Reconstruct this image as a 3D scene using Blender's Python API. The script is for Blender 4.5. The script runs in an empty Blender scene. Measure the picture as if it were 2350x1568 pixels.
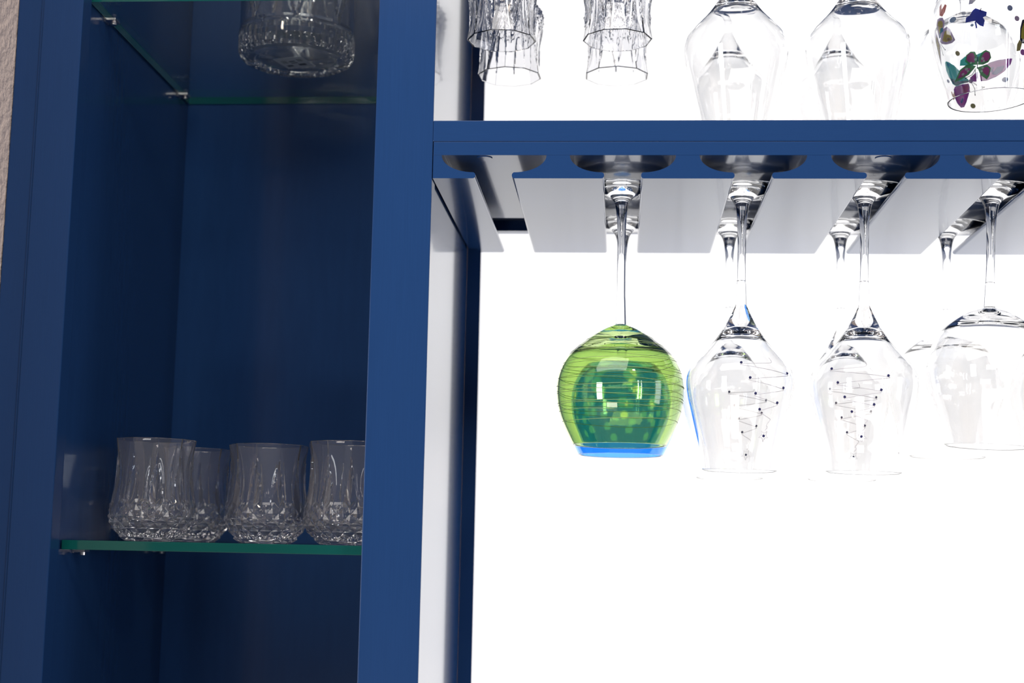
import bpy, bmesh, math, random
from mathutils import Vector, Matrix
random.seed(7)
PI = math.pi
S = bpy.context.scene
COL = S.collection

# ------------------------------------------------------------------ camera
cam = bpy.data.cameras.new('camera')
cam.sensor_fit = 'HORIZONTAL'; cam.sensor_width = 36.0
cam.lens = 3376.09 * 36.0 / 2350.0
cam.clip_start = 0.02
cam.dof.use_dof = True; cam.dof.focus_distance = 1.22; cam.dof.aperture_fstop = 6.3
cob = bpy.data.objects.new('camera', cam); COL.objects.link(cob)
yaw, pit, rol = (math.radians(a) for a in (-4.28839642, 7.79905883, 1.11853593))
fw = Vector((math.sin(yaw)*math.cos(pit), math.cos(yaw)*math.cos(pit), math.sin(pit)))
rt = Vector((math.cos(yaw), -math.sin(yaw), 0)); up = rt.cross(fw)
r2 = rt*math.cos(rol) + up*math.sin(rol); u2 = -rt*math.sin(rol) + up*math.cos(rol)
cob.matrix_world = Matrix(((r2.x, u2.x, -fw.x, 0), (r2.y, u2.y, -fw.y, -1.15), (r2.z, u2.z, -fw.z, 1.40), (0, 0, 0, 1)))
S.camera = cob

# ------------------------------------------------------------------ world, lamps, exposure
w = bpy.data.worlds.new('world'); S.world = w; w.use_nodes = True
w.node_tree.nodes['Background'].inputs[0].default_value = (0.54, 0.60, 0.74, 1)
w.node_tree.nodes['Background'].inputs[1].default_value = 0.19
def area(name, loc, aim, sx, sy, power, col):
    l = bpy.data.lights.new(name, 'AREA'); l.shape = 'RECTANGLE'; l.size = sx; l.size_y = sy
    l.energy = power; l.color = col
    o = bpy.data.objects.new(name, l); COL.objects.link(o); o.location = loc
    o.rotation_euler = (Vector(aim) - Vector(loc)).to_track_quat('-Z', 'Y').to_euler()
    return o
# left window daylight first; the rest are unseen lights added for fill and glints
area('side_light', (-2.6, -3.3, 1.35), (-0.1, 0, 1.4), 0.8, 1.6, 72, (0.90, 0.95, 1.0))
area('side_light', (3.2, -0.95, 1.5), (-0.5, -0.05, 1.6), 0.7, 1.5, 17, (0.95, 0.95, 1.0))  # unseen fill from the right, added to brighten the plaster wall
area('low_fill', (-0.9, -3.2, 0.22), (-0.3, 0.1, 1.8), 1.2, 0.4, 15, (1.0, 0.93, 0.88))  # unseen low fill, added to light the bucket's underside and sticker
area('glint_strip', (1.9, -2.9, 1.5), (-0.3, 0, 1.5), 0.13, 1.5, 9, (0.88, 0.94, 1.0))  # made-up strip light, added for bright streaks in the tumblers
area('glint_strip', (2.2, -2.7, 1.5), (-0.3, 0, 1.5), 0.10, 1.5, 7, (0.88, 0.94, 1.0))  # second strip added for the same tumbler streaks
area('top_fill', (-0.45, -1.0, 2.72), (-0.3, 0, 1.5), 1.6, 0.8, 18, (1.0, 0.95, 0.90))  # unseen overhead soft light, added to light the fronts and tumblers
area('warm_sparkle', (0.8, -1.5, 2.65), (0.0, 0, 1.5), 0.15, 0.15, 5, (1.0, 0.80, 0.62))  # small unseen warm light added for orange sparkles in the glass
S.view_settings.view_transform = 'Standard'; S.view_settings.look = 'None'
S.view_settings.gamma = 1.0; S.view_settings.exposure = 0.0; S.view_settings.use_curve_mapping = False
try:
    S.cycles.max_bounces = 32; S.cycles.transmission_bounces = 32; S.cycles.glossy_bounces = 8
    S.cycles.transparent_max_bounces = 16; S.cycles.diffuse_bounces = 4
except Exception: pass

# ------------------------------------------------------------------ materials
def mat(name):
    m = bpy.data.materials.new(name); m.use_nodes = True
    return m, m.node_tree, m.node_tree.nodes['Principled BSDF']
def setp(b, **k):
    names = dict(base='Base Color', rough='Roughness', metal='Metallic', ior='IOR', trans='Transmission Weight', coat='Coat Weight',
                 coatr='Coat Roughness', coati='Coat IOR', spec='Specular IOR Level', em='Emission Color', ems='Emission Strength')
    for a, v in k.items():
        if a in ('base', 'em') and len(v) == 3: v = (*v, 1)
        b.inputs[names[a]].default_value = v
def bump(nt, b, scale, strength, dist=0.001, detail=3.0):
    tc = nt.nodes.new('ShaderNodeTexCoord'); n = nt.nodes.new('ShaderNodeTexNoise'); bp = nt.nodes.new('ShaderNodeBump')
    n.inputs['Scale'].default_value = scale; n.inputs['Detail'].default_value = detail
    bp.inputs['Strength'].default_value = strength; bp.inputs['Distance'].default_value = dist
    nt.links.new(tc.outputs['Object'], n.inputs['Vector']); nt.links.new(n.outputs['Fac'], bp.inputs['Height'])
    nt.links.new(bp.outputs['Normal'], b.inputs['Normal'])
    return n
M = {}
def simple(key, base, rough=0.5, **k):
    m, nt, b = mat(key); setp(b, base=base, rough=rough, **k); M[key] = m; return nt, b
NAVY = (0.0145, 0.051, 0.160)
nt, b = simple('navy_satin_paint', NAVY, 0.20, ior=1.25, coat=1.0, coatr=0.07, coati=1.15)
n = bump(nt, b, 900.0, 0.04, 0.0003)
mx = nt.nodes.new('ShaderNodeMixRGB'); mx.inputs[1].default_value = (*[c*0.9 for c in NAVY], 1); mx.inputs[2].default_value = (*[c*1.1 for c in NAVY], 1)
n2 = nt.nodes.new('ShaderNodeTexNoise'); n2.inputs['Scale'].default_value = 40
nt.links.new(n2.outputs['Fac'], mx.inputs[0]); nt.links.new(mx.outputs[0], b.inputs['Base Color'])
nt, b = simple('navy_shaded_lining', (0.006, 0.020, 0.075), 0.55)  # darker navy copy, interior shade put into its colour; not assigned
bump(nt, b, 900.0, 0.05, 0.0003)
nt, b = simple('textured_plaster', (0.86, 0.70, 0.61), 0.85)
bump(nt, b, 140.0, 0.9, 0.004, 4.0)
nt, b = simple('wood_floor', (0.50, 0.40, 0.33), 0.5); bump(nt, b, 20, 0.1)
nt, b = simple('white_ceiling', (0.75, 0.75, 0.73), 0.9); bump(nt, b, 60, 0.1)
simple('brushed_nickel', (0.75, 0.72, 0.70), 0.28, metal=1.0)
simple('clear_glass', (0.985, 0.985, 0.985), 0.0, trans=1.0, ior=1.5)
simple('cut_crystal', (0.98, 0.98, 0.99), 0.0, trans=0.968, ior=1.52)
simple('goblet_crystal', (0.98, 0.98, 0.99), 0.0, trans=1.0, ior=1.52)
simple('green_cased_glass', (0.64, 0.82, 0.37), 0.0, trans=1.0, ior=1.5)
simple('etched_line', (0.62, 0.75, 0.36), 0.6, trans=0.5, ior=1.3)
simple('wire_paint', (0.80, 0.76, 0.82), 0.6, trans=0.45, ior=1.2)
simple('gem_violet', (0.03, 0.03, 0.12), 0.12)
nt, b = simple('sticker_paper', (0.80, 0.84, 0.92), 0.6)
tr = nt.nodes.new('ShaderNodeBsdfTranslucent'); tr.inputs[0].default_value = (0.85, 0.88, 0.95, 1); ms = nt.nodes.new('ShaderNodeMixShader'); ms.inputs[0].default_value = 0.5   # thin paper
nt.links.new(b.outputs[0], ms.inputs[1]); nt.links.new(tr.outputs[0], ms.inputs[2]); nt.links.new(ms.outputs[0], nt.nodes['Material Output'].inputs['Surface'])
simple('sticker_ink', (0.10, 0.10, 0.12), 0.6)
for k, c in dict(teal=(.06, .30, .28), rose=(.50, .16, .20), plum=(.20, .06, .22), magenta=(.52, .07, .28), royal=(.025, .04, .24), green=(.07, .18, .09),
                 mint=(.35, .62, .56), yellow=(.62, .50, .05), mauve=(.22, .17, .25), sky=(.03, .22, .42), brick=(.36, .09, .07), ink=(.012, .012, .03),
                 slate=(.12, .14, .22), olive=(.16, .14, .06), tan=(.40, .17, .09), steel=(.16, .22, .34)).items():
    nt, b = simple('enamel_' + k, c, 0.3)
    # thin backlit paint: part of the light from behind comes through
    tr = nt.nodes.new('ShaderNodeBsdfTranslucent'); tr.inputs[0].default_value = (*[min(.92, q*3.0) for q in c], 1)
    ms = nt.nodes.new('ShaderNodeMixShader'); ms.inputs[0].default_value = 0.85
    nt.links.new(b.outputs[0], ms.inputs[1]); nt.links.new(tr.outputs[0], ms.inputs[2]); nt.links.new(ms.outputs[0], nt.nodes['Material Output'].inputs['Surface'])
# backlit panel : gives off light
m, nt, b = mat('backlit_panel'); setp(b, base=(0.8, 0.8, 0.8), rough=0.6, em=(1.0, 0.975, 0.95), ems=1.10); M['backlit_panel'] = m
# blue cased glass with round windows ground through the colour (colour attribute)
m, nt, b = mat('blue_cased_glass'); setp(b, rough=0.0, trans=1.0, ior=1.5)
at = nt.nodes.new('ShaderNodeAttribute'); at.attribute_name = 'casing'
mx = nt.nodes.new('ShaderNodeMixRGB'); mx.inputs[1].default_value = (0.15, 0.50, 0.98, 1); mx.inputs[2].default_value = (0.90, 0.95, 0.92, 1)
nt.links.new(at.outputs['Fac'], mx.inputs[0]); nt.links.new(mx.outputs[0], b.inputs['Base Color']); M['blue_cased_glass'] = m
# float glass: clear with green absorption in its depth
m, nt, b = mat('float_glass')
tp = nt.nodes.new('ShaderNodeBsdfTransparent'); gl = nt.nodes.new('ShaderNodeBsdfGlossy'); gl.inputs['Roughness'].default_value = 0.02
fr = nt.nodes.new('ShaderNodeFresnel'); geo = nt.nodes.new('ShaderNodeNewGeometry'); mr = nt.nodes.new('ShaderNodeMapRange'); mr.inputs['To Min'].default_value = 1.5; mr.inputs['To Max'].default_value = 1/1.5   # same reflectance on both faces of the flat pane
nt.links.new(geo.outputs['Backfacing'], mr.inputs['Value']); nt.links.new(mr.outputs[0], fr.inputs[0]); ms = nt.nodes.new('ShaderNodeMixShader')
nt.links.new(fr.outputs[0], ms.inputs[0]); nt.links.new(tp.outputs[0], ms.inputs[1]); nt.links.new(gl.outputs[0], ms.inputs[2])
nt.links.new(ms.outputs[0], nt.nodes['Material Output'].inputs['Surface'])
va = nt.nodes.new('ShaderNodeVolumeAbsorption'); va.inputs['Color'].default_value = (0.05, 0.72, 0.62, 1); va.inputs['Density'].default_value = 5.0
nt.links.new(va.outputs[0], nt.nodes['Material Output'].inputs['Volume']); M['float_glass'] = m

simple('glass_edge', (0.006, 0.13, 0.115), 0.08, trans=0.3, ior=1.5)
# ------------------------------------------------------------------ helpers
def obj(name, me, m=None, parent=None, loc=None):
    o = bpy.data.objects.new(name, me); COL.objects.link(o)
    if m is not None:
        for k in (m if isinstance(m, (list, tuple)) else [m]): me.materials.append(M[k])
    if parent is not None: o.parent = parent
    if loc is not None: o.location = loc
    return o
def tag(o, label, cat, group=None, kind=None):
    o['label'] = label; o['category'] = cat
    if group: o['group'] = group
    if kind: o['kind'] = kind
    return o
def thing(name, loc, label, cat, group=None):
    o = bpy.data.objects.new(name, None); o.empty_display_size = 0.02; COL.objects.link(o); o.location = loc
    return tag(o, label, cat, group)
def dup(root, loc, label, group=None, rot=(0, 0, 0)):
    r = root.copy(); COL.objects.link(r); r.location = loc; r.rotation_euler = rot; r['label'] = label
    if group: r['group'] = group
    for ch in list(root.children):
        c = ch.copy(); COL.objects.link(c); c.parent = r
        for g in list(ch.children):
            d = g.copy(); COL.objects.link(d); d.parent = c
    return r
def bm_mesh(bm, name='mesh', smooth=False):
    bmesh.ops.recalc_face_normals(bm, faces=bm.faces)
    me = bpy.data.meshes.new(name); bm.to_mesh(me); bm.free()
    if smooth: me.polygons.foreach_set('use_smooth', [True]*len(me.polygons))
    return me
def box(x0, x1, y0, y1, z0, z1, bev=0.0):
    bm = bmesh.new(); bmesh.ops.create_cube(bm, size=1.0)
    for v in bm.verts:
        v.co = Vector(((x0+x1)/2 + v.co.x*(x1-x0), (y0+y1)/2 + v.co.y*(y1-y0), (z0+z1)/2 + v.co.z*(z1-z0)))
    if bev: bmesh.ops.bevel(bm, geom=bm.edges[:], offset=bev, segments=2, affect='EDGES', profile=0.6)
    return bm_mesh(bm)
def cyl(r, z0, z1, n=24, axis='Z', loc=(0, 0, 0), bev=0.0):
    bm = bmesh.new(); bmesh.ops.create_cone(bm, cap_ends=True, segments=n, radius1=r, radius2=r, depth=z1-z0)
    bmesh.ops.translate(bm, verts=bm.verts, vec=(0, 0, (z0+z1)/2))
    if bev: bmesh.ops.bevel(bm, geom=[e for e in bm.edges if len(e.link_faces) == 2 and any(len(f.verts) > 4 for f in e.link_faces)], offset=bev, segments=2, affect='EDGES')
    if axis == 'X': bmesh.ops.rotate(bm, verts=bm.verts, matrix=Matrix.Rotation(PI/2, 3, 'Y'))
    if axis == 'Y': bmesh.ops.rotate(bm, verts=bm.verts, matrix=Matrix.Rotation(-PI/2, 3, 'X'))
    bmesh.ops.translate(bm, verts=bm.verts, vec=loc)
    return bm_mesh(bm)
def spline(pts, sub=5):
    out = []
    n = len(pts)
    for i in range(n-1):
        p0 = pts[max(i-1, 0)]; p1 = pts[i]; p2 = pts[i+1]; p3 = pts[min(i+2, n-1)]
        for k in range(sub):
            t = k/sub
            out.append(tuple(0.5*((2*b)+(-a+c)*t+(2*a-5*b+4*c-d)*t*t+(-a+3*b-3*c+d)*t**3) for a, b, c, d in zip(p0, p1, p2, p3)))
    out.append(tuple(pts[-1])); return out
def lathe(full, i0, i1, seg=96):
    """surface of revolution of full[i0..i1] with normals of the whole profile"""
    n = len(full); nor = []
    for i in range(n):
        a = full[max(i-1, 0)]; c = full[min(i+1, n-1)]
        dr, dz = c[0]-a[0], c[1]-a[1]; L = math.hypot(dr, dz) or 1
        nor.append((-dz/L, dr/L))
    vs, ns, fs, rings = [], [], [], []
    for i in range(i0, i1+1):
        r, z = full[i]
        if r < 1e-7:
            rings.append([len(vs)]); vs.append((0, 0, z)); ns.append((0, 0, 1 if nor[i][1] > 0 else -1))
        else:
            rg = []
            for k in range(seg):
                t = 2*PI*k/seg; c, s = math.cos(t), math.sin(t)
                rg.append(len(vs)); vs.append((r*c, r*s, z)); ns.append((nor[i][0]*c, nor[i][0]*s, nor[i][1]))
            rings.append(rg)
    for a, b_ in zip(rings, rings[1:]):
        for k in range(seg):
            k2 = (k+1) % seg
            if len(a) == 1: f = (a[0], b_[k], b_[k2])
            elif len(b_) == 1: f = (a[k], b_[0], a[k2])
            else: f = (a[k], b_[k], b_[k2], a[k2])
            fs.append(f)
    me = bpy.data.meshes.new('lathe'); me.from_pydata(vs, [], fs); me.update()
    # wind outwards
    p = me.polygons[len(me.polygons)//2]; v = ns[p.vertices[0]]
    if p.normal.dot(Vector(v)) < 0: me.flip_normals()
    me.polygons.foreach_set('use_smooth', [True]*len(me.polygons))
    me.normals_split_custom_set_from_vertices(ns)
    return me
def tube(paths, r, n=6):
    bm = bmesh.new()
    for pts, closed in paths:
        pts = [Vector(p) for p in pts]; N = len(pts); rings = []
        for i, p in enumerate(pts):
            a = pts[i-1] if (i > 0 or closed) else p; c = pts[(i+1) % N] if (i < N-1 or closed) else p
            t = (c-a).normalized(); s = t.cross(Vector((0.3, 0.2, 0.93))).normalized(); q = t.cross(s)
            rings.append([bm.verts.new(p + (s*math.cos(2*PI*k/n) + q*math.sin(2*PI*k/n))*r) for k in range(n)])
        for i in range(N if closed else N-1):
            A, B = rings[i], rings[(i+1) % N]
            for k in range(n): bm.faces.new((A[k], A[(k+1) % n], B[(k+1) % n], B[k]))
        if not closed: bm.faces.new(rings[0]); bm.faces.new(rings[-1])
    return bm_mesh(bm, smooth=True)

# ------------------------------------------------------------------ setting
def struct(name, me, m): o = obj(name, me, m); o['kind'] = 'structure'; return o
struct('wall_left', box(-0.68, -0.5085, -0.36, 0.50, 0.0, 2.6), 'textured_plaster')
struct('wall_back', box(-0.5080, 2.6, 0.40, 0.50, 0.0, 2.6), 'textured_plaster')
struct('floor', box(-3.2, 2.6, -4.6, 0.50, -0.05, 0.0), 'wood_floor')

# ------------------------------------------------------------------ display cabinet (left tower)
XL, XR = -0.4508, -0.2011          # opening between the stiles
cab = thing('display_cabinet', (-0.33, 0.14, 0.0), 'tall navy display cabinet with glass shelves, left of the bright bay', 'cabinet')
def part(name, me, m, parent):
    me.transform(Matrix.Translation(-Vector(parent.location)))     # written in room coordinates, kept in the thing's own
    return obj(name, me, m, parent)
part('stile', box(-0.4845, XL, 0.0, 0.019, 0.0, 2.25, 0.0008), 'navy_satin_paint', cab)
part('stile', box(XR, -0.1536, 0.0, 0.019, 0.0, 2.25, 0.0008), 'navy_satin_paint', cab)
part('filler_strip', box(-0.5079, -0.4857, 0.004, 0.023, 0.0, 2.25, 0.0012), 'navy_satin_paint', cab)
part('bead', cyl(0.0018, 0.0, 2.25, 12, 'Z', (-0.4858, 0.0035, 0)), 'navy_satin_paint', cab)
XS, YB = -0.4550, 0.3150            # inner face of the left side panel, front face of the back panel
part('side_panel', box(-0.4740, XS, 0.0195, YB, 0.0, 2.25), 'navy_satin_paint', cab)
part('side_panel', box(-0.1900, -0.1546, 0.0195, 0.3300, 0.0, 2.25, 0.0004), 'navy_satin_paint', cab)
part('back_panel', box(-0.4740, -0.1905, YB+0.0004, YB+0.0124, 0.0, 2.25), 'navy_satin_paint', cab)
part('top_panel', box(-0.4740, -0.1546, 0.0195, YB+0.0124, 2.2505, 2.27), 'navy_satin_paint', cab)
part('bottom_panel', box(XS+0.0005, -0.1905, 0.0195, YB, 0.08, 0.10), 'navy_satin_paint', cab)
ZS = 1.3955; ZU = 1.8566; TG = 0.0078
def clip(x, y, ztop, sgn):
    o = part('shelf_clip', box(x, x+sgn*0.011, y-0.006, y+0.006, ztop-0.0022, ztop, 0.0004) if sgn > 0 else box(x-0.011, x, y-0.006, y+0.006, ztop-0.0022, ztop, 0.0004), 'brushed_nickel', cab)
    s = obj('clip_screw', cyl(0.0026, -0.0024, 0.0, 12, 'Z', (x+sgn*0.0075, y, ztop-0.0022)), 'brushed_nickel', o)
    q = obj('clip_back', box(min(x, x+sgn*0.0016), max(x, x+sgn*0.0016), y-0.005, y+0.005, ztop-0.0030, ztop+0.004, 0.0003), 'brushed_nickel', o)
    for c in (s, q): c.data.transform(Matrix.Translation(-Vector(cab.location)))
for zt in (ZS-TG, ZU-TG):
    for y in (0.064, 0.280):
        clip(XS, y, zt, 1); clip(-0.1904, y, zt, -1)
def edge(o):            # the ground green edge all round the pane
    for p in o.data.polygons:
        if abs(p.normal.z) < 0.9: p.material_index = 1
sh = obj('glass_shelf', box(-0.4532, -0.1922, 0.030, YB-0.0010, ZS-TG, ZS, 0.0006), ['float_glass', 'glass_edge']); edge(sh)
tag(sh, 'lower glass shelf with green edge carrying four cut tumblers', 'shelf', 'glass shelves of the navy cabinet')
sh = obj('glass_shelf', box(-0.4532, -0.1922, 0.0205, YB-0.0010, ZU-TG, ZU, 0.0006), ['float_glass', 'glass_edge']); edge(sh)
tag(sh, 'upper glass shelf seen from below under the big cut-glass bucket', 'shelf', 'glass shelves of the navy cabinet')

# ------------------------------------------------------------------ open bay (hutch)
XB = 0.80
hut = thing('bar_hutch', (0.32, 0.16, 0.0), 'open navy hutch bay with shelf in front of the bright panel', 'cabinet')
part('shelf', box(-0.1536, XB, 0.0004, 0.3050, 1.7211, 1.7385, 0.0006), 'navy_satin_paint', hut)
part('side_panel', box(XB, XB+0.019, 0.0, 0.3110, 0.0, 2.25), 'navy_satin_paint', hut)
part('back_frame', box(-0.1544, -0.1411, 0.2915, 0.3055, 0.90, 2.25), 'navy_satin_paint', hut)
part('back_frame', box(XB-0.0133, XB-0.0004, 0.2915, 0.3055, 0.90, 2.25), 'navy_satin_paint', hut)
part('counter', box(-0.1544, XB-0.0004, -0.02, 0.3110, 0.86, 0.895, 0.001), 'navy_satin_paint', hut)
part('base_panel', box(-0.1544, XB-0.0004, 0.02, 0.04, 0.0, 0.86), 'navy_satin_paint', hut)
pn = obj('light_panel', box(-0.1535, XB-0.001, 0.3115, 0.3185, 0.896, 2.25), 'backlit_panel')
tag(pn, 'bright white backlit panel behind the hanging glasses', 'panel')

# ------------------------------------------------------------------ stemware racks
PITCH = 0.1036; SLOT0 = -0.1038
slots = [SLOT0 + i*PITCH for i in range(9)]
ZT, ZB, ZL = 1.7096, 1.6905, 1.6955       # channel ceiling, rail underside, lip top
HS, HW, NK = 0.0147, 0.0424, 0.0092       # slot half width, channel half width
def rail_mesh(cx, left=True, right=True, xl=None, xr=None):
    """cross-section: neck under the ceiling, coves sweeping out to thin rounded lips"""
    def side(sx):       # from the top of the neck down to the lip
        h = PITCH/2 - HS; k = PITCH/2 - HW; p = []
        for i in range(13):
            a = i/12*PI/2
            p.append((sx*(k + (h-k-0.0015)*(1-math.cos(a))), ZT - (ZT-ZL)*math.sin(a)))
        # rounded lip
        for i in range(1, 9):
            a = PI/2 - i/8*PI
            p.append((sx*(h-0.0022 + 0.0022*math.cos(a)), (ZL+ZB)/2 + (ZL-ZB)/2*math.sin(a)))
        return p
    R = side(1) if right else [(xr-cx, ZT), (xr-cx, ZB)]
    L = side(-1) if left else [(xl-cx, ZT), (xl-cx, ZB)]
    prof = L + R[::-1]
    bm = bmesh.new()
    for y in (0.0004, 0.3045): pass
    A = [bm.verts.new((cx+x, 0.0006, z)) for x, z in prof]; B = [bm.verts.new((cx+x, 0.3045, z)) for x, z in prof]
    n = len(prof)
    for i in range(n): bm.faces.new((A[i], A[(i+1) % n], B[(i+1) % n], B[i]))
    bm.faces.new(A); bm.faces.new(B[::-1])
    me = bm_mesh(bm, smooth=True); me.set_sharp_from_angle(angle=math.radians(35)); return me
def make_rack(label, first):
    rk = thing('stemware_rack', (0.32, 0.15, ZT), label, 'rack', 'slotted stemware racks')
    part('front_strip', box(-0.1530, XB-0.0006, 0.0004, 0.0200, ZT, 1.7208, 0.0003), 'navy_satin_paint', rk)
    part('top_board', box(-0.1530, XB-0.0006, 0.0204, 0.2320, ZT+0.0002, 1.7206), 'navy_satin_paint', rk)
    part('rear_strip', box(-0.1408, XB-0.0140, 0.2900, 0.3045, ZT, 1.7208, 0.0003), 'navy_satin_paint', rk)
    part('rail', rail_mesh(SLOT0-PITCH/2, left=False, xl=-0.1530), 'navy_satin_paint', rk)
    proto = None
    for i in range(8):
        c = slots[i] + PITCH/2
        if proto is None:
            proto = part('rail', rail_mesh(0.0), 'navy_satin_paint', rk); proto.location.x = c; c00 = c
        else:
            o = proto.copy(); COL.objects.link(o); o.location.x = c
    part('rail', rail_mesh(slots[8]+PITCH/2, right=False, xr=XB-0.0006), 'navy_satin_paint', rk)
    for x in (SLOT0-0.0085, slots[3]-0.0002, slots[6]-0.002):
        part('screw_cap', cyl(0.0065, -0.0006, 0.0, 24, 'Z', (x, 0.0095, ZT)), 'navy_satin_paint', rk)
    return rk
rack = make_rack('navy slotted stemware rack under the hutch shelf', True)
ZF = 1.7030; UPZ = 0.2896
rack2 = dup(rack, (0.32, 0.15, ZT+UPZ), 'upper navy stemware rack above the frame holding the upper glasses', 'slotted stemware racks')

# ------------------------------------------------------------------ glasses
FR = 0.0378
def glass_meshes(bowl, apex, wall=0.0012, stem_r=0.0036, foot_r=FR, heavy=0.5, apex_h=0.010, seg=96):
    """bowl: (dz, r) outer profile from the stem joint to the rim, hanging; foot plane at z=0"""
    z_top, r_top = bowl[0]
    foot = [(0, 0), (foot_r*0.5, 0), (foot_r-0.0012, 0), (foot_r-0.0003, -0.0002), (foot_r, -0.0006), (foot_r-0.0003, -0.0011), (foot_r-0.0012, -0.0013)]
    foot += spline([(foot_r-0.0012, -0.0013), (0.026, -0.0026), (0.015, -0.0050), (0.0092, -0.0085), (0.0066, -0.0125)], 5)[1:]
    stem = spline([(0.0066, -0.0125), (0.0052, -0.018), (stem_r*1.15, -0.028), (stem_r, -0.045), (stem_r, (z_top-0.045)*0.55), (stem_r*1.08, z_top+0.02), (r_top, z_top)], 6)[1:]
    out = [(r, z) for z, r in bowl]
    bo = spline(out, 6)[1:]
    zr, rr = bowl[-1]
    inner = []
    pts = [p for p in bo if p[1] < apex-1e-5][::-1]
    for r, z in pts:
        f = min(1.0, max(0.0, (apex-z)/apex_h)); f = math.sqrt(1-(1-f)**2)
        inner.append(((r-wall*(1.0+heavy*(1-f)))*f, z))
    rim = [(rr-0.0001, zr-0.0004), (rr-wall*0.5, zr-0.00055), (rr-wall*0.95, zr-0.0003)]
    # refine close to the apex
    zl, rl = inner[-1][1], inner[-1][0]
    tail = []
    for k in range(1, 8):
        t = k/8*PI/2
        tail.append((rl*math.cos(t), zl + (apex-zl)*math.sin(t)))
    full = foot + stem + bo + rim + inner + tail + [(0, apex)]
    i1 = len(foot)-1; i2 = i1+len(stem)
    return [('foot', lathe(full, 0, i1, seg)), ('stem', lathe(full, i1, i2, seg)), ('bowl', lathe(full, i2, len(full)-1, seg))]
TULIP = [(-.0996, .0046), (-.1030, .0060), (-.1110, .0098), (-.1201, .0148), (-.1327, .0236), (-.1427, .0328), (-.1505, .0398), (-.1568, .0434), (-.1653, .0450),
         (-.1778, .0437), (-.1928, .0402), (-.2114, .0360), (-.2253, .0327), (-.2394, .0308)]
BALLOON = [(-.1000, .0046), (-.1014, .0068), (-.1061, .0190), (-.1146, .0316), (-.1231, .0398), (-.1370, .0472), (-.1505, .0508), (-.1582, .0510), (-.1706, .0486),
           (-.1876, .0427), (-.2025, .0376), (-.2165, .0338)]
GLOBE = [(-.1180, .0046), (-.1192, .0075), (-.1225, .0150), (-.1281, .0242), (-.1348, .0334), (-.1416, .0412), (-.1509, .0476), (-.1613, .0518), (-.1716, .0533),
         (-.1838, .0527), (-.1953, .0502), (-.2056, .0462), (-.2158, .0414), (-.2200, .0392)]
WIDE = [(-.0900, .0046), (-.0920, .0075), (-.0985, .0180), (-.1080, .0300), (-.1200, .0395), (-.1330, .0447), (-.1450, .0463), (-.1600, .0455), (-.1800, .0418), (-.1960, .0380), (-.2100, .0352)]
def build_glass(ms, loc, label, group, mats=('clear_glass',)*3, rot=(0, 0, 0)):
    t = thing('wine_glass', loc, label, 'wine glass', group); t.rotation_euler = rot
    for (n, me), k in zip(ms, mats): obj(n, me, k, t)
    return t
R = math.radians
YF, YR = 0.090, 0.232
LOW = 'glasses hanging from the lower rack'; UPP = 'glasses hanging from the upper rack'
tul = glass_meshes(TULIP, -.1215, 0.0012)
bal = glass_meshes(BALLOON, -.1085, 0.0012, apex_h=0.014)
glo = glass_meshes(GLOBE, -.1335, 0.0018, apex_h=0.012, heavy=0.3)
glb = glass_meshes(GLOBE, -.1335, 0.0018, apex_h=0.012, heavy=0.3, seg=256)
wid = glass_meshes(WIDE, -.0990, 0.0012, foot_r=0.030, apex_h=0.014)
def surf_r(prof, z, wall=0):
    for (z0, a), (z1, b_) in zip(prof, prof[1:]):
        if z1 <= z <= z0: return a + (b_-a)*(z-z0)/(z1-z0)
    return prof[0][1] if z > prof[0][0] else prof[-1][1]
def on_surf(prof, th, z, off=0.0002):    # th = 0 faces the room (-Y), positive towards +X
    r = surf_r(prof, z) + off
    return (r*math.sin(th), -r*math.cos(th), z)

# --- front pair : green over blue
g_green = build_glass(glo, (slots[1]-.0004, YF-0.004, ZF), 'green globe wine glass with fine wavy rings', LOW, ('clear_glass', 'clear_glass', 'green_cased_glass'))
rings = []
nturn, N = 15, 15*72
for i in range(N):
    u = i/N; th = 2*PI*nturn*u
    z = -.1300 - .0640*u + 0.0011*math.sin(th*1.37+1) + 0.0009*math.sin(th*0.61) + 0.0006*math.sin(th*2.9)
    rings.append(on_surf(GLOBE, th, z, 0.00012))
obj('etched_ring', tube([(rings, False)], 0.00022, 5), 'etched_line', g_green)
rg = [on_surf(GLOBE, 2*PI*k/96, -.2010+0.0008*math.sin(2*PI*k/96*2), 0.00012) for k in range(96)]
obj('etched_ring', tube([(rg, True)], 0.00022, 5), 'etched_line', g_green)
g_blue = build_glass(glb, (slots[1]+.0006, YR-0.008, ZF), 'blue globe wine glass with round windows, behind the green one', LOW, ('clear_glass', 'clear_glass', 'blue_cased_glass'))
bme = g_blue.children[-1].data if g_blue.children[-1].name.startswith('bowl') else [c for c in g_blue.children if c.name.startswith('bowl')][0].data
dots = []
for k in range(15): dots.append((2*PI*(k+.35)/15, -.1775, .0040))
for k in range(11): dots.append((2*PI*(k+.1)/11 + .05*math.sin(k*5), -.1865-.003*math.sin(k*2.3), .0038))
for k in range(9): dots.append((2*PI*(k+.45)/9, -.1655, .0056))
for k in range(7): dots.append((2*PI*(k+.2)/7, -.1500, .0064))
for k in range(6): dots.append((2*PI*(k+.6)/6, -.1370, .0058))
for k in range(8): dots.append((2*PI*(k+.2)/8, -.2000, .0036))
ca = bme.attributes.new('casing', 'FLOAT', 'POINT')
vals = []
for v in bme.vertices:
    x, y, z = v.co; r = math.hypot(x, y); th = math.atan2(x, -y); f = 0.0
    for a, dz, rd in dots:
        if abs(z-dz) > rd+.002: continue
        d = (th-a+PI) % (2*PI) - PI
        q = math.hypot(d*r, z-dz)
        f = max(f, min(1, max(0, (rd-q)/0.0006+.5)))
    vals.append(f)
ca.data.foreach_set('value', vals)

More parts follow.
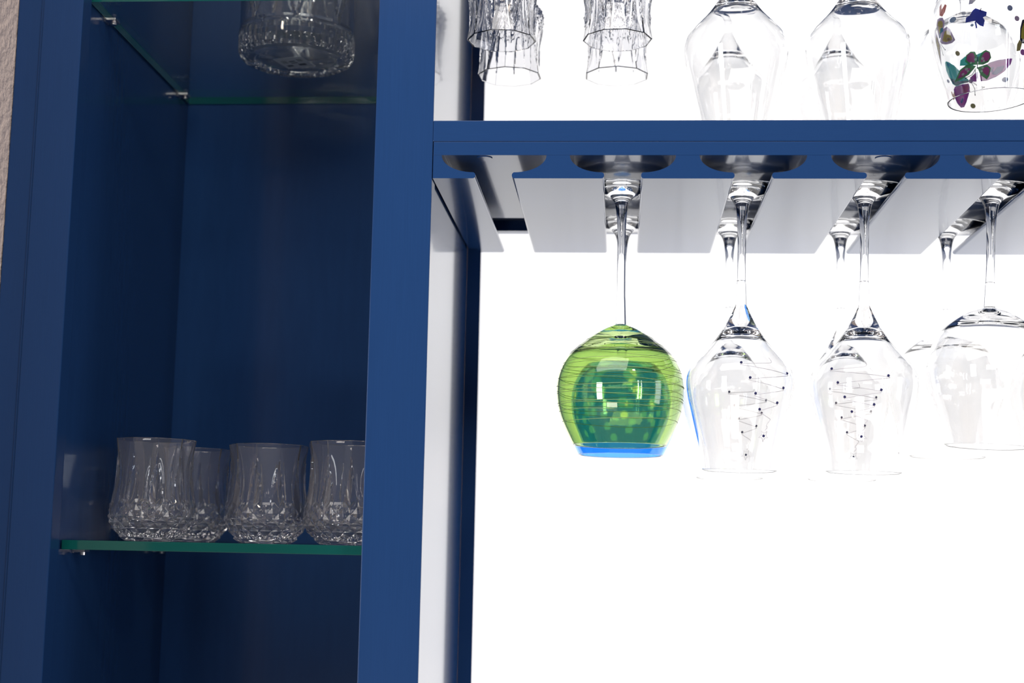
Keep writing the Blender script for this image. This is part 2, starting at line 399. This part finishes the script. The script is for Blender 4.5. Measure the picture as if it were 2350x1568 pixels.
# --- tulip glasses with wire tree decoration
def tree_decor(g, prof, th0, z0, w0, h, flip=1):
    """inverted tree: zigzag wire narrowing down to a star by the rim, gems at the turns"""
    turns = 8; pts = []; gems = []
    def P(s, z): return on_surf(prof, th0 + flip*s/surf_r(prof, z), z, 0.00025)
    raw = [(0.12, z0+.0060), (0.16, z0+.0030), (0.02, z0+.0012)]
    for k in range(turns):
        a = (1-k/turns)**1.05*.92 + .08; sx = -1 if k % 2 == 0 else 1
        zk = z0 - h*(k/turns)
        raw += [(sx*a*.80, zk-.0002), (sx*a*1.0, zk-h*.016), (sx*a*.86, zk-h*.040)]
        if k < 7: gems.append((sx*a*.98, zk+.0006))
    raw += [(0.05, z0-h*.985), (0.10, z0-h*1.02), (0.02, z0-h*1.07)]
    sp = spline(raw, 5)
    obj('tree_wire', tube([([P(s*w0, z) for s, z in sp], False)], 0.00020, 5), 'wire_paint', g)
    zs = z0-h*1.16; st = []
    for k in range(10):
        rr = .0047 if k % 2 == 0 else .0021
        st.append(P(rr*math.sin(k*PI/5), zs-rr*math.cos(k*PI/5)))
    obj('star', tube([(st, True)], 0.00020, 5), 'wire_paint', g)
    gems.append((0, zs))
    first = None
    for s, z in gems:
        p = P(s*w0 if z != zs else 0, z)
        if first is None:
            bm = bmesh.new(); bmesh.ops.create_icosphere(bm, subdivisions=1, radius=0.0013); first = obj('gem', bm_mesh(bm), 'gem_violet', g); first.location = p
        else:
            o = first.copy(); COL.objects.link(o); o.location = p
gA = build_glass(tul, (0.1021, YF, ZF), 'clear tulip wine glass with wire tree, first clear one right of the green glass', LOW, rot=(0, R(.75), 0))
gB = build_glass(tul, (0.1015, YR, ZF), 'clear tulip wine glass behind the first tree glass beside green', LOW)
gD = build_glass(tul, (0.2051, YF, ZF), 'clear tulip wine glass with wire tree, beside the round balloon glass', LOW, rot=(0, R(.95), 0))
gE = build_glass(tul, (0.2055, YR, ZF), 'clear tulip wine glass behind the tree glass next to the balloon', LOW, rot=(0, R(.3), 0))
tree_decor(gA, TULIP, R(28), -.1545, .0235, .050)
tree_decor(gB, TULIP, R(22), -.1640, .0215, .048)
tree_decor(gD, TULIP, R(-12), -.1580, .0255, .047)
tree_decor(gE, TULIP, R(8), -.1600, .0250, .052)
gG = build_glass(bal, (0.3110, YF, ZF), 'clear balloon wine glass at right, nearest in the lower row', LOW, rot=(0, R(2.4), 0))
gF = build_glass(bal, (0.3040, YR, ZF), 'clear balloon wine glass behind the tree glass and nearest balloon glass', LOW, rot=(0, R(.9), 0))
gH = build_glass(bal, (slots[5]-.002, YR, ZF), 'clear balloon wine glass cut by the right edge, lower row', LOW)

# --- upper row
ZFU = ZF + UPZ
u1 = build_glass(tul, (0.0968, YF, ZFU), 'large clear upper wine glass, nearer one of left pair', UPP)
u2 = build_glass(tul, (0.2006, YF, ZFU), 'large clear upper wine glass between two others, in front', UPP)
u3 = build_glass(tul, (0.0998, YR, ZFU), 'clear upper wine glass seen through the left large one', UPP)
u4 = build_glass(tul, (0.2028, YR, ZFU), 'clear upper wine glass seen through the middle large one', UPP)
u5 = build_glass(bal, (0.3125, .180, ZFU), 'clear upper wine glass behind the butterfly glass', UPP)
u6 = build_glass(tul, (slots[5], YR, ZFU), 'clear upper wine glass barely entering at the right edge', UPP)
bf = build_glass(wid, (0.3003, .080, ZFU-.0038), 'wine glass painted with colourful butterflies, upper right', UPP, rot=(0, R(-2.5), 0))

def decal(g, name, layers, label=None, far=False):
    """enamel painting: layered flat shapes lying on the glass (picture units -> metres)"""
    bm = bmesh.new(); slots_ = []; k, x0, y0 = (6.77e-5, 800, 1433) if far else (6.4e-5, 1095, 1125)
    for li, (col, poly) in enumerate(layers):
        if col not in slots_: slots_.append(col)
        mi = slots_.index(col)
        b2 = bmesh.new()
        sm = [p for p in poly]
        vs = [b2.verts.new(((x-x0)*k, 0, (y0-y)*k*1.05)) for x, y in sm]
        f = b2.faces.new(vs)
        bmesh.ops.triangulate(b2, faces=[f])
        for _ in range(2): bmesh.ops.subdivide_edges(b2, edges=b2.edges[:], cuts=1, use_grid_fill=True)
        bmesh.ops.triangulate(b2, faces=b2.faces[:])
        mp = {}
        for v in b2.verts:
            z = -.2100 + v.co.z; r = surf_r(WIDE, z) + (.00180-.00004*li if far else .00012+.00008*li)
            s = max(-.995, min(.995, v.co.x/r)); th = math.asin(s)
            mp[v] = bm.verts.new((r*math.sin(th), r*math.cos(th)*(1 if far else -1), z))
        for f in b2.faces:
            try: nf = bm.faces.new([mp[v] for v in f.verts]); nf.material_index = mi
            except ValueError: pass
        b2.free()
    me = bpy.data.meshes.new(name); bm.normal_update(); bm.to_mesh(me); bm.free()
    o = obj(name, me, ['enamel_'+c for c in slots_], g)
    if label: o['label'] = label
    return o
def shrink(poly, f, dx=0, dy=0):
    cx = sum(p[0] for p in poly)/len(poly); cy = sum(p[1] for p in poly)/len(poly)
    return [(cx+dx+(x-cx)*f, cy+dy+(y-cy)*f) for x, y in poly]
def ln(a, b, wd=7):
    dx, dy = b[0]-a[0], b[1]-a[1]; L = math.hypot(dx, dy); nx, ny = -dy/L*wd/2, dx/L*wd/2
    return [(a[0]+nx, a[1]+ny), (b[0]+nx, b[1]+ny), (b[0]-nx, b[1]-ny), (a[0]-nx, a[1]-ny)]
def disc(x, y, r, n=10): return [(x+r*math.cos(2*PI*i/n), y+r*math.sin(2*PI*i/n)) for i in range(n)]
wl = [(380, 790), (400, 765), (440, 765), (520, 800), (590, 870), (640, 935), (700, 985), (700, 1020), (600, 1050), (510, 1095), (460, 1070), (420, 990), (385, 900)]
wlp = [(405, 980), (450, 995), (560, 1015), (690, 1000), (695, 1025), (600, 1045), (510, 1085), (470, 1065), (430, 1010)]
wd_ = [(695, 1040), (705, 1090), (685, 1180), (640, 1290), (595, 1365), (545, 1380), (495, 1325), (465, 1240), (460, 1150), (490, 1100), (600, 1055)]
wr = [(750, 1015), (720, 965), (800, 900), (900, 830), (1000, 770), (1100, 755), (1220, 765), (1255, 780), (1230, 850), (1150, 930), (1050, 980), (930, 1015)]
decal(bf, 'butterfly', [('teal', wl), ('rose', wlp), ('plum', wd_), ('plum', wr), ('magenta', shrink(wd_, .84)), ('rose', [(600, 1090), (680, 1050), (690, 1100), (640, 1170), (590, 1160)]),
    ('royal', [(545, 1310), (560, 1260), (600, 1240), (590, 1290), (565, 1320)]), ('magenta', shrink(wr, .86)), ('royal', [(1000, 930), (1080, 850), (1160, 850), (1130, 920), (1050, 955)]),
    ('royal', [(980, 900), (1010, 840), (1040, 850), (1010, 920)]), ('mauve', disc(727, 1010, 30)), ('ink', ln((735, 1030), (768, 1120))), ('ink', ln((768, 1120), (762, 1195))), ('ink', disc(762, 1200, 8)),
    ('ink', ln((755, 1030), (820, 1085))), ('ink', ln((820, 1085), (890, 1100))), ('ink', disc(893, 1100, 7)), ('steel', disc(432, 808, 26))], 'large teal and magenta butterfly', True)
ga = [(810, 830), (808, 720), (785, 668), (740, 660), (690, 690), (680, 760), (720, 810)]
gb = [(818, 830), (830, 750), (870, 690), (910, 672), (960, 700), (975, 770), (940, 820), (880, 840)]
gc = [(800, 842), (700, 800), (625, 840), (575, 960), (640, 955), (720, 925)]
gd = [(810, 862), (850, 960), (920, 1022), (950, 980), (970, 890), (920, 842)]
decal(bf, 'butterfly', [('teal', [(625, 790), (630, 730), (680, 700), (760, 720), (880, 690), (880, 760), (760, 830)]), ('green', ga), ('green', gb), ('green', gc), ('green', gd),
    ('magenta', shrink(ga, .70, -8, -4)), ('magenta', shrink(gb, .70, 10, -4)), ('magenta', shrink(gc, .62, -12, 2)), ('magenta', shrink(gd, .6, 12, -4)),
    ('mint', disc(790, 765, 16)), ('mint', disc(740, 795, 13)), ('mint', disc(870, 770, 17)), ('mint', disc(885, 800, 14)), ('mint', disc(690, 855, 17)), ('mint', disc(655, 905, 15)), ('mint', disc(705, 885, 13)),
    ('mint', disc(870, 880, 16)), ('mint', disc(858, 918, 14)), ('ink', ln((812, 740), (806, 880), 9)), ('ink', ln((795, 870), (750, 940))), ('ink', ln((750, 940), (680, 962))), ('ink', disc(680, 962, 8)), ('ink', ln((782, 880), (795, 1000)))], 'small green and pink butterfly')
ya = [(405, 325), (412, 262), (380, 225), (330, 240), (285, 270), (275, 335), (300, 405), (320, 480), (345, 470)]
yb = [(330, 520), (395, 345), (450, 310), (500, 330), (530, 385), (570, 460), (530, 500), (430, 535), (360, 540)]
yc = [(250, 390), (300, 480), (330, 560), (322, 740), (312, 860), (282, 700), (248, 520)]
decal(bf, 'butterfly', [('mauve', ya), ('mauve', yb), ('mauve', yc), ('yellow', shrink(ya, .66)), ('yellow', shrink(yb, .66, 0, 0)), ('yellow', shrink(yc, .7)), ('sky', [(325, 440), (350, 350), (385, 335), (392, 375), (350, 410), (332, 490)]),
    ('mauve', disc(475, 468, 26)), ('yellow', disc(472, 466, 13)), ('brick', [(320, 220), (308, 140), (335, 105), (350, 150), (395, 92), (425, 95), (410, 160), (370, 218)]), ('ink', ln((338, 545), (405, 610))), ('ink', disc(406, 610, 9)),
    ('ink', ln((335, 560), (365, 690))), ('ink', disc(365, 690, 8))], 'yellow and blue butterfly', True)
decal(bf, 'butterfly', [('royal', [(690, 300), (700, 240), (760, 215), (775, 170), (810, 145), (850, 170), (862, 220), (900, 195), (940, 215), (930, 260), (890, 275), (910, 320), (890, 390), (850, 370), (815, 330), (800, 302)]),
    ('royal', ln((800, 310), (810, 395), 16)), ('ink', ln((860, 195), (875, 158), 9)), ('steel', disc(760, 350, 18))], 'dark blue butterfly')
decal(bf, 'butterfly', [('slate', [(740, 80), (760, -10), (850, -40), (850, 20), (780, 80)]), ('royal', [(740, 80), (755, 20), (800, 45), (780, 80)]), ('slate', [(1000, 5), (1005, -40), (1110, -10), (1090, 55), (1050, 50)]), ('royal', [(1050, 50), (1040, 10), (1105, 0), (1090, 55)])], 'blue butterfly at the frame top')
decal(bf, 'butterfly', [('ink', [(1350, 560), (1358, 420), (1390, 320), (1440, 300), (1470, 420), (1460, 600), (1380, 600)]), ('yellow', [(1368, 540), (1378, 430), (1410, 350), (1440, 430), (1430, 560)]), ('olive', [(1300, 700), (1310, 620), (1345, 560), (1380, 600), (1350, 690)])], 'yellow and black butterfly')
decal(bf, 'heart', [('tan', [(445, 1292), (415, 1240), (410, 1190), (425, 1180), (440, 1222), (460, 1175), (476, 1190), (470, 1262)])], None, True)
for x, y, r, c in ((560, 218, 34, 'steel'), (1232, 180, 36, 'slate'), (1318, 307, 33, 'mauve'), (590, 634, 33, 'olive'), (717, 1345, 34, 'olive'), (1146, 1037, 35, 'slate'), (1390, 705, 36, 'plum'), (390, 1045, 24, 'slate'), (927, 20, 36, 'steel')):
    decal(bf, 'spot', [(c, disc(x, y, r, 16))], None, y > 600 and x != 1390)

# ------------------------------------------------------------------ cut tumblers and goblets
# (z, r at the facet corners) standing; diamonds between ZD0 and ZD1, spikes above
TUM = [(0.0, .0205), (.0006, .0214), (.0034, .0258), (.0090, .0308), (.0150, .0346), (.0200, .0356), (.0270, .0352), (.0360, .0342), (.0480, .0327), (.0580, .0322), (.0680, .0324), (.0780, .0336), (.0860, .0350)]
NF = 10; NA = 200
def cut_radius(th, z, zd0=.0050, zd1=.0305, hd=.0019, ht=.086):
    r = surf_r([(-a, b_) for a, b_ in TUM], -z)
    seg_ = 2*PI/NF; a = (th % seg_) - seg_/2
    poly = math.cos(seg_/2)/math.cos(a)
    k = 0.0 if z < zd1 else min(1.0, (z-zd1)/.004)
    r *= 1 + (poly-1)*1.0*k
    if zd0 <= z <= zd1:
        u = th*20/(2*PI); v = (z-zd0)/.0102
        p, q = u+v, u-v
        py = 1-2*max(abs(p % 1-.5), abs(q % 1-.5))
        edge = min(1.0, (z-zd0)/.002)
        r += hd*(py*1.0-.2)*edge
    elif z < .072:
        t = (z-zd1)/(.072-zd1); wv = seg_*.34*(1-t)
        d = min(th % seg_, seg_-(th % seg_))
        if d < wv: r += (.0022*(1-d/wv) - .0006)*(1-t*.6)
    return r
def cut_mesh(na=NA, wall=.0030, base=.0100, scale=1.0, invert=False, stem=None):
    zs = [0.0, .0006, .0018, .0034, .0050]
    z = .0050
    while z < .0305-1e-6: z += .0102/8; zs.append(z)
    while z < .0855: z += .0022; zs.append(min(z, .0855))
    vs, fs = [], []
    H = zs[-1]
    rings = []
    vs.append((0, 0, .0012)); c0 = 0
    def ring(fn, z):
        rg = []
        for k in range(na):
            t = 2*PI*k/na; r = fn(t); rg.append(len(vs)); vs.append((r*math.cos(t), r*math.sin(t), z))
        return rg
    rings.append(ring(lambda t: .0150, .0012))
    for z in zs: rings.append(ring(lambda t, z=z: cut_radius(t, z), z))
    n_out = len(rings)
    rings.append(ring(lambda t: cut_radius(t, H)-.0006, H+.0005))
    rings.append(ring(lambda t: cut_radius(t, H)-.0015, H+.0005))
    zi = H
    def rin(t, z):
        r0 = surf_r([(-a, b_) for a, b_ in TUM], -max(z, .016))
        s = 2*PI/NF; a = (t % s)-s/2; po = math.cos(s/2)/math.cos(a)
        f = min(1, max(0, (z-base)/.012)); f = math.sqrt(max(0, 1-(1-f)**2))
        k = min(1, max(0, (z-.05)/.03))
        return (r0*(1+(po-1)*.85*k) - wall + .0011*k)*f
    zz = H
    while zz > base+.0006:
        rings.append(ring(lambda t, z=zz: rin(t, z), zz)); zz -= .0020 if zz > base+.014 else .0012
    c1 = len(vs); vs.append((0, 0, base))
    for ri, (a, b_) in enumerate(zip(rings, rings[1:])):
        for k in range(na):
            k2 = (k+1) % na
            j = ri - 5
            if 0 <= j < 21 and ri < n_out:
                # follow the diamond lattice with the split
                if (k - j) % 10 in (0,) or ((k*8//10 - j) % 8 == 0): fs += [(a[k], a[k2], b_[k2]), (a[k], b_[k2], b_[k])]
                else: fs += [(a[k], a[k2], b_[k]), (a[k2], b_[k2], b_[k])]
            else: fs.append((a[k], a[k2], b_[k2], b_[k]))
    for k in range(na):
        k2 = (k+1) % na
        fs.append((c0, rings[0][k2], rings[0][k])); fs.append((c1, rings[-1][k], rings[-1][k2]))
    if scale != 1.0: vs = [(x*scale, y*scale, z*scale) for x, y, z in vs]
    return vs, fs
def facet_mesh(vs, fs, ang=9):
    me = bpy.data.meshes.new('cut_glass'); me.from_pydata(vs, [], fs); me.update()
    me.polygons.foreach_set('use_smooth', [True]*len(me.polygons)); me.set_sharp_from_angle(angle=math.radians(ang))
    return me
vs, fs = cut_mesh()
tum_me = facet_mesh(vs, fs)
TG_ = 'cut tumblers on the lower glass shelf'
t0 = obj('tumbler', tum_me, 'cut_crystal'); t0.location = (-.3975, .088, ZS+.0002); t0.rotation_euler = (0, 0, R(3))
tag(t0, 'cut-glass tumbler at the left end of the lower shelf, in front', 'tumbler', TG_)
for loc, rz, lab in (((-.3115, .140, ZS+.0002), 13, 'cut-glass tumbler in the middle of the lower shelf'), ((-.2300, .088, ZS+.0002), -3, 'cut-glass tumbler half hidden by the right stile'),
                     ((-.4010, .215, ZS+.0002), 8, 'blurred cut-glass tumbler partly hidden behind the leftmost one')):
    o = t0.copy(); COL.objects.link(o); o.location = loc; o.rotation_euler = (0, 0, R(rz)); o['label'] = lab
# goblets: the same cut bowl hanging on a stem, rim down
GS = 0.872
gv, gf = cut_mesh()
HG = .1560
bowl_v = [(x*GS, -y*GS, -(HG) + (.086-z)*GS) if False else (x*GS, y*GS, z*GS) for x, y, z in gv]
# flip: standing z=0 is the bowl bottom; hanging it points up to the stem
bowl_v = [(x, -y, -(HG - .086*GS) - z) for x, y, z in bowl_v]
gob_bowl = facet_mesh(bowl_v, gf)
zt = -(HG - .086*GS)
gst = [(0, 0), (.018, 0), (.0310, 0), (.0318, -.0006), (.0310, -.0013)] + spline([(.0310, -.0013), (.020, -.0030), (.011, -.0065), (.0066, -.0125)], 5)[1:]
gs2 = spline([(.0066, -.0125), (.0055, -.02), (.0052, -.04), (.0060, zt+.012), (.0095, zt+.003), (.0110, zt-.0004), (0, zt-.0006)], 5)[1:]
full = gst + gs2
def goblet(loc, label, rz):
    t = thing('goblet', loc, label, 'goblet', UPP); t.rotation_euler = (0, 0, R(rz))
    return t
GL = [((-.1072, YF, ZFU), 'faceted goblet nearest at the upper left, beside the side panel', 6), ((-.1078, .190, ZFU), 'faceted goblet behind the upper left one', 14),
      ((-.0058, YF, ZFU), 'faceted goblet in front, left of the large wine glasses', -4), ((-.0066, .190, ZFU), 'faceted goblet behind, left of the large wine glasses', 20)]
mf, ms_ = lathe(full, 0, len(gst)-1, 64), lathe(full, len(gst)-1, len(full)-1, 64)
first = None
for loc, lab, rz in GL:
    if first is None:
        first = goblet(loc, lab, rz)
        obj('foot', mf, 'goblet_crystal', first); obj('stem', ms_, 'goblet_crystal', first); obj('bowl', gob_bowl, 'goblet_crystal', first)
    else: dup(first, loc, lab, UPP, (0, 0, R(rz)))

# ------------------------------------------------------------------ cut-glass bucket on the upper shelf
def bucket_mesh():
    na = 240; vs, fs, rings = [], [], []
    def ring(fn, z):
        rg = []
        for k in range(na):
            t = 2*PI*k/na; r, dz = fn(t); rg.append(len(vs)); vs.append((r*math.cos(t), r*math.sin(t), z+dz))
        rings.append(rg)
    def tri(x): return abs((x % 1)-.5)*2
    def rib(t): return abs(math.cos(t*24))
    vs.append((0, 0, .0022))
    for r in (.012, .024, .0340): ring(lambda t, r=r: (r, 0), .0022)
    ring(lambda t: (.0365-.0008*rib(t), 0), .0016)
    ring(lambda t: (.0385-.0010*rib(t), 0), .0004)
    ring(lambda t: (.0410, 0), .0)
    ring(lambda t: (.0440+.0006*rib(t), 0), .0003)
    ring(lambda t: (.0475+.0012*rib(t), 0), .0018)
    ring(lambda t: (.0498+.0013*rib(t), 0), .0050)
    for z in (.009, .013, .017, .0205): ring(lambda t: (.0508+.0013*rib(t), 0), z)
    ring(lambda t: (.0508, 0), .0225); ring(lambda t: (.0518, 0), .0238); ring(lambda t: (.0518, 0), .0252); ring(lambda t: (.0502, 0), .0264)
    z = .0285
    def cut(t, z):
        u = t*8/(2*PI); v = (z-.030)/.062
        d = min(tri(u+v*.5+.5), tri(u-v*.5+.5))          # crossing V grooves
        g = max(0, 1-d/.16)
        return (.0512-.0024*g+.0008*(z/.15), 0)
    while z < .150: ring(lambda t, z=z: cut(t, z), z); z += .0026
    ring(lambda t: (.0520, 0), .152); ring(lambda t: (.0510, 0), .1535); ring(lambda t: (.0492, 0), .1530)
    for i in range(24): ring(lambda t, i=i: (.0478-.0012*i/24, 0), .150-.128*i/24)
    for r, z in ((.0440, .0185), (.0370, .0155), (.0250, .0140), (.0120, .0135)): ring(lambda t, r=r: (r, 0), z)
    c1 = len(vs); vs.append((0, 0, .0135))
    for a, b_ in zip(rings, rings[1:]):
        for k in range(na): k2 = (k+1) % na; fs.append((a[k], a[k2], b_[k2], b_[k]))
    for k in range(na):
        k2 = (k+1) % na; fs.append((0, rings[0][k2], rings[0][k])); fs.append((c1, rings[-1][k], rings[-1][k2]))
    return facet_mesh(vs, fs, 14)
bk = thing('ice_bucket', (-.3165, .206, ZU+.0002), 'large cut-glass ice bucket on the upper glass shelf, seen from below', 'ice bucket')
bk.rotation_euler = (0, 0, R(11)); bk.scale = (1.075, 1.075, 1.075)
obj('bowl', bucket_mesh(), 'cut_crystal', bk)
stk = obj('price_sticker', box(-.0140, .0140, -.0140, .0140, -.00015, 0), 'sticker_paper', bk, (-.002, .006, .0021)); stk.rotation_euler = (0, 0, R(-28))
bm = bmesh.new()
def bar(x0, x1, y0, y1):
    v = [bm.verts.new(p) for p in ((x0, y0, -.00025), (x1, y0, -.00025), (x1, y1, -.00025), (x0, y1, -.00025))]; bm.faces.new(v)
bar(-.0105, -.0045, .0045, .0085); bar(.0015, .0090, .0035, .0085); bar(-.0030, .0035, -.0010, .0010); bar(-.0030, .0030, -.0055, -.0030)
for i in range(6): bar(.0060+i*.0008, .0064+i*.0008, -.0085, -.0020)
for i in range(5): bar(-.0100+i*.0011, -.0095+i*.0011, -.0080, -.0005)
me = bpy.data.meshes.new('print'); bm.to_mesh(me); bm.free()
obj('print', me, 'sticker_ink', stk)
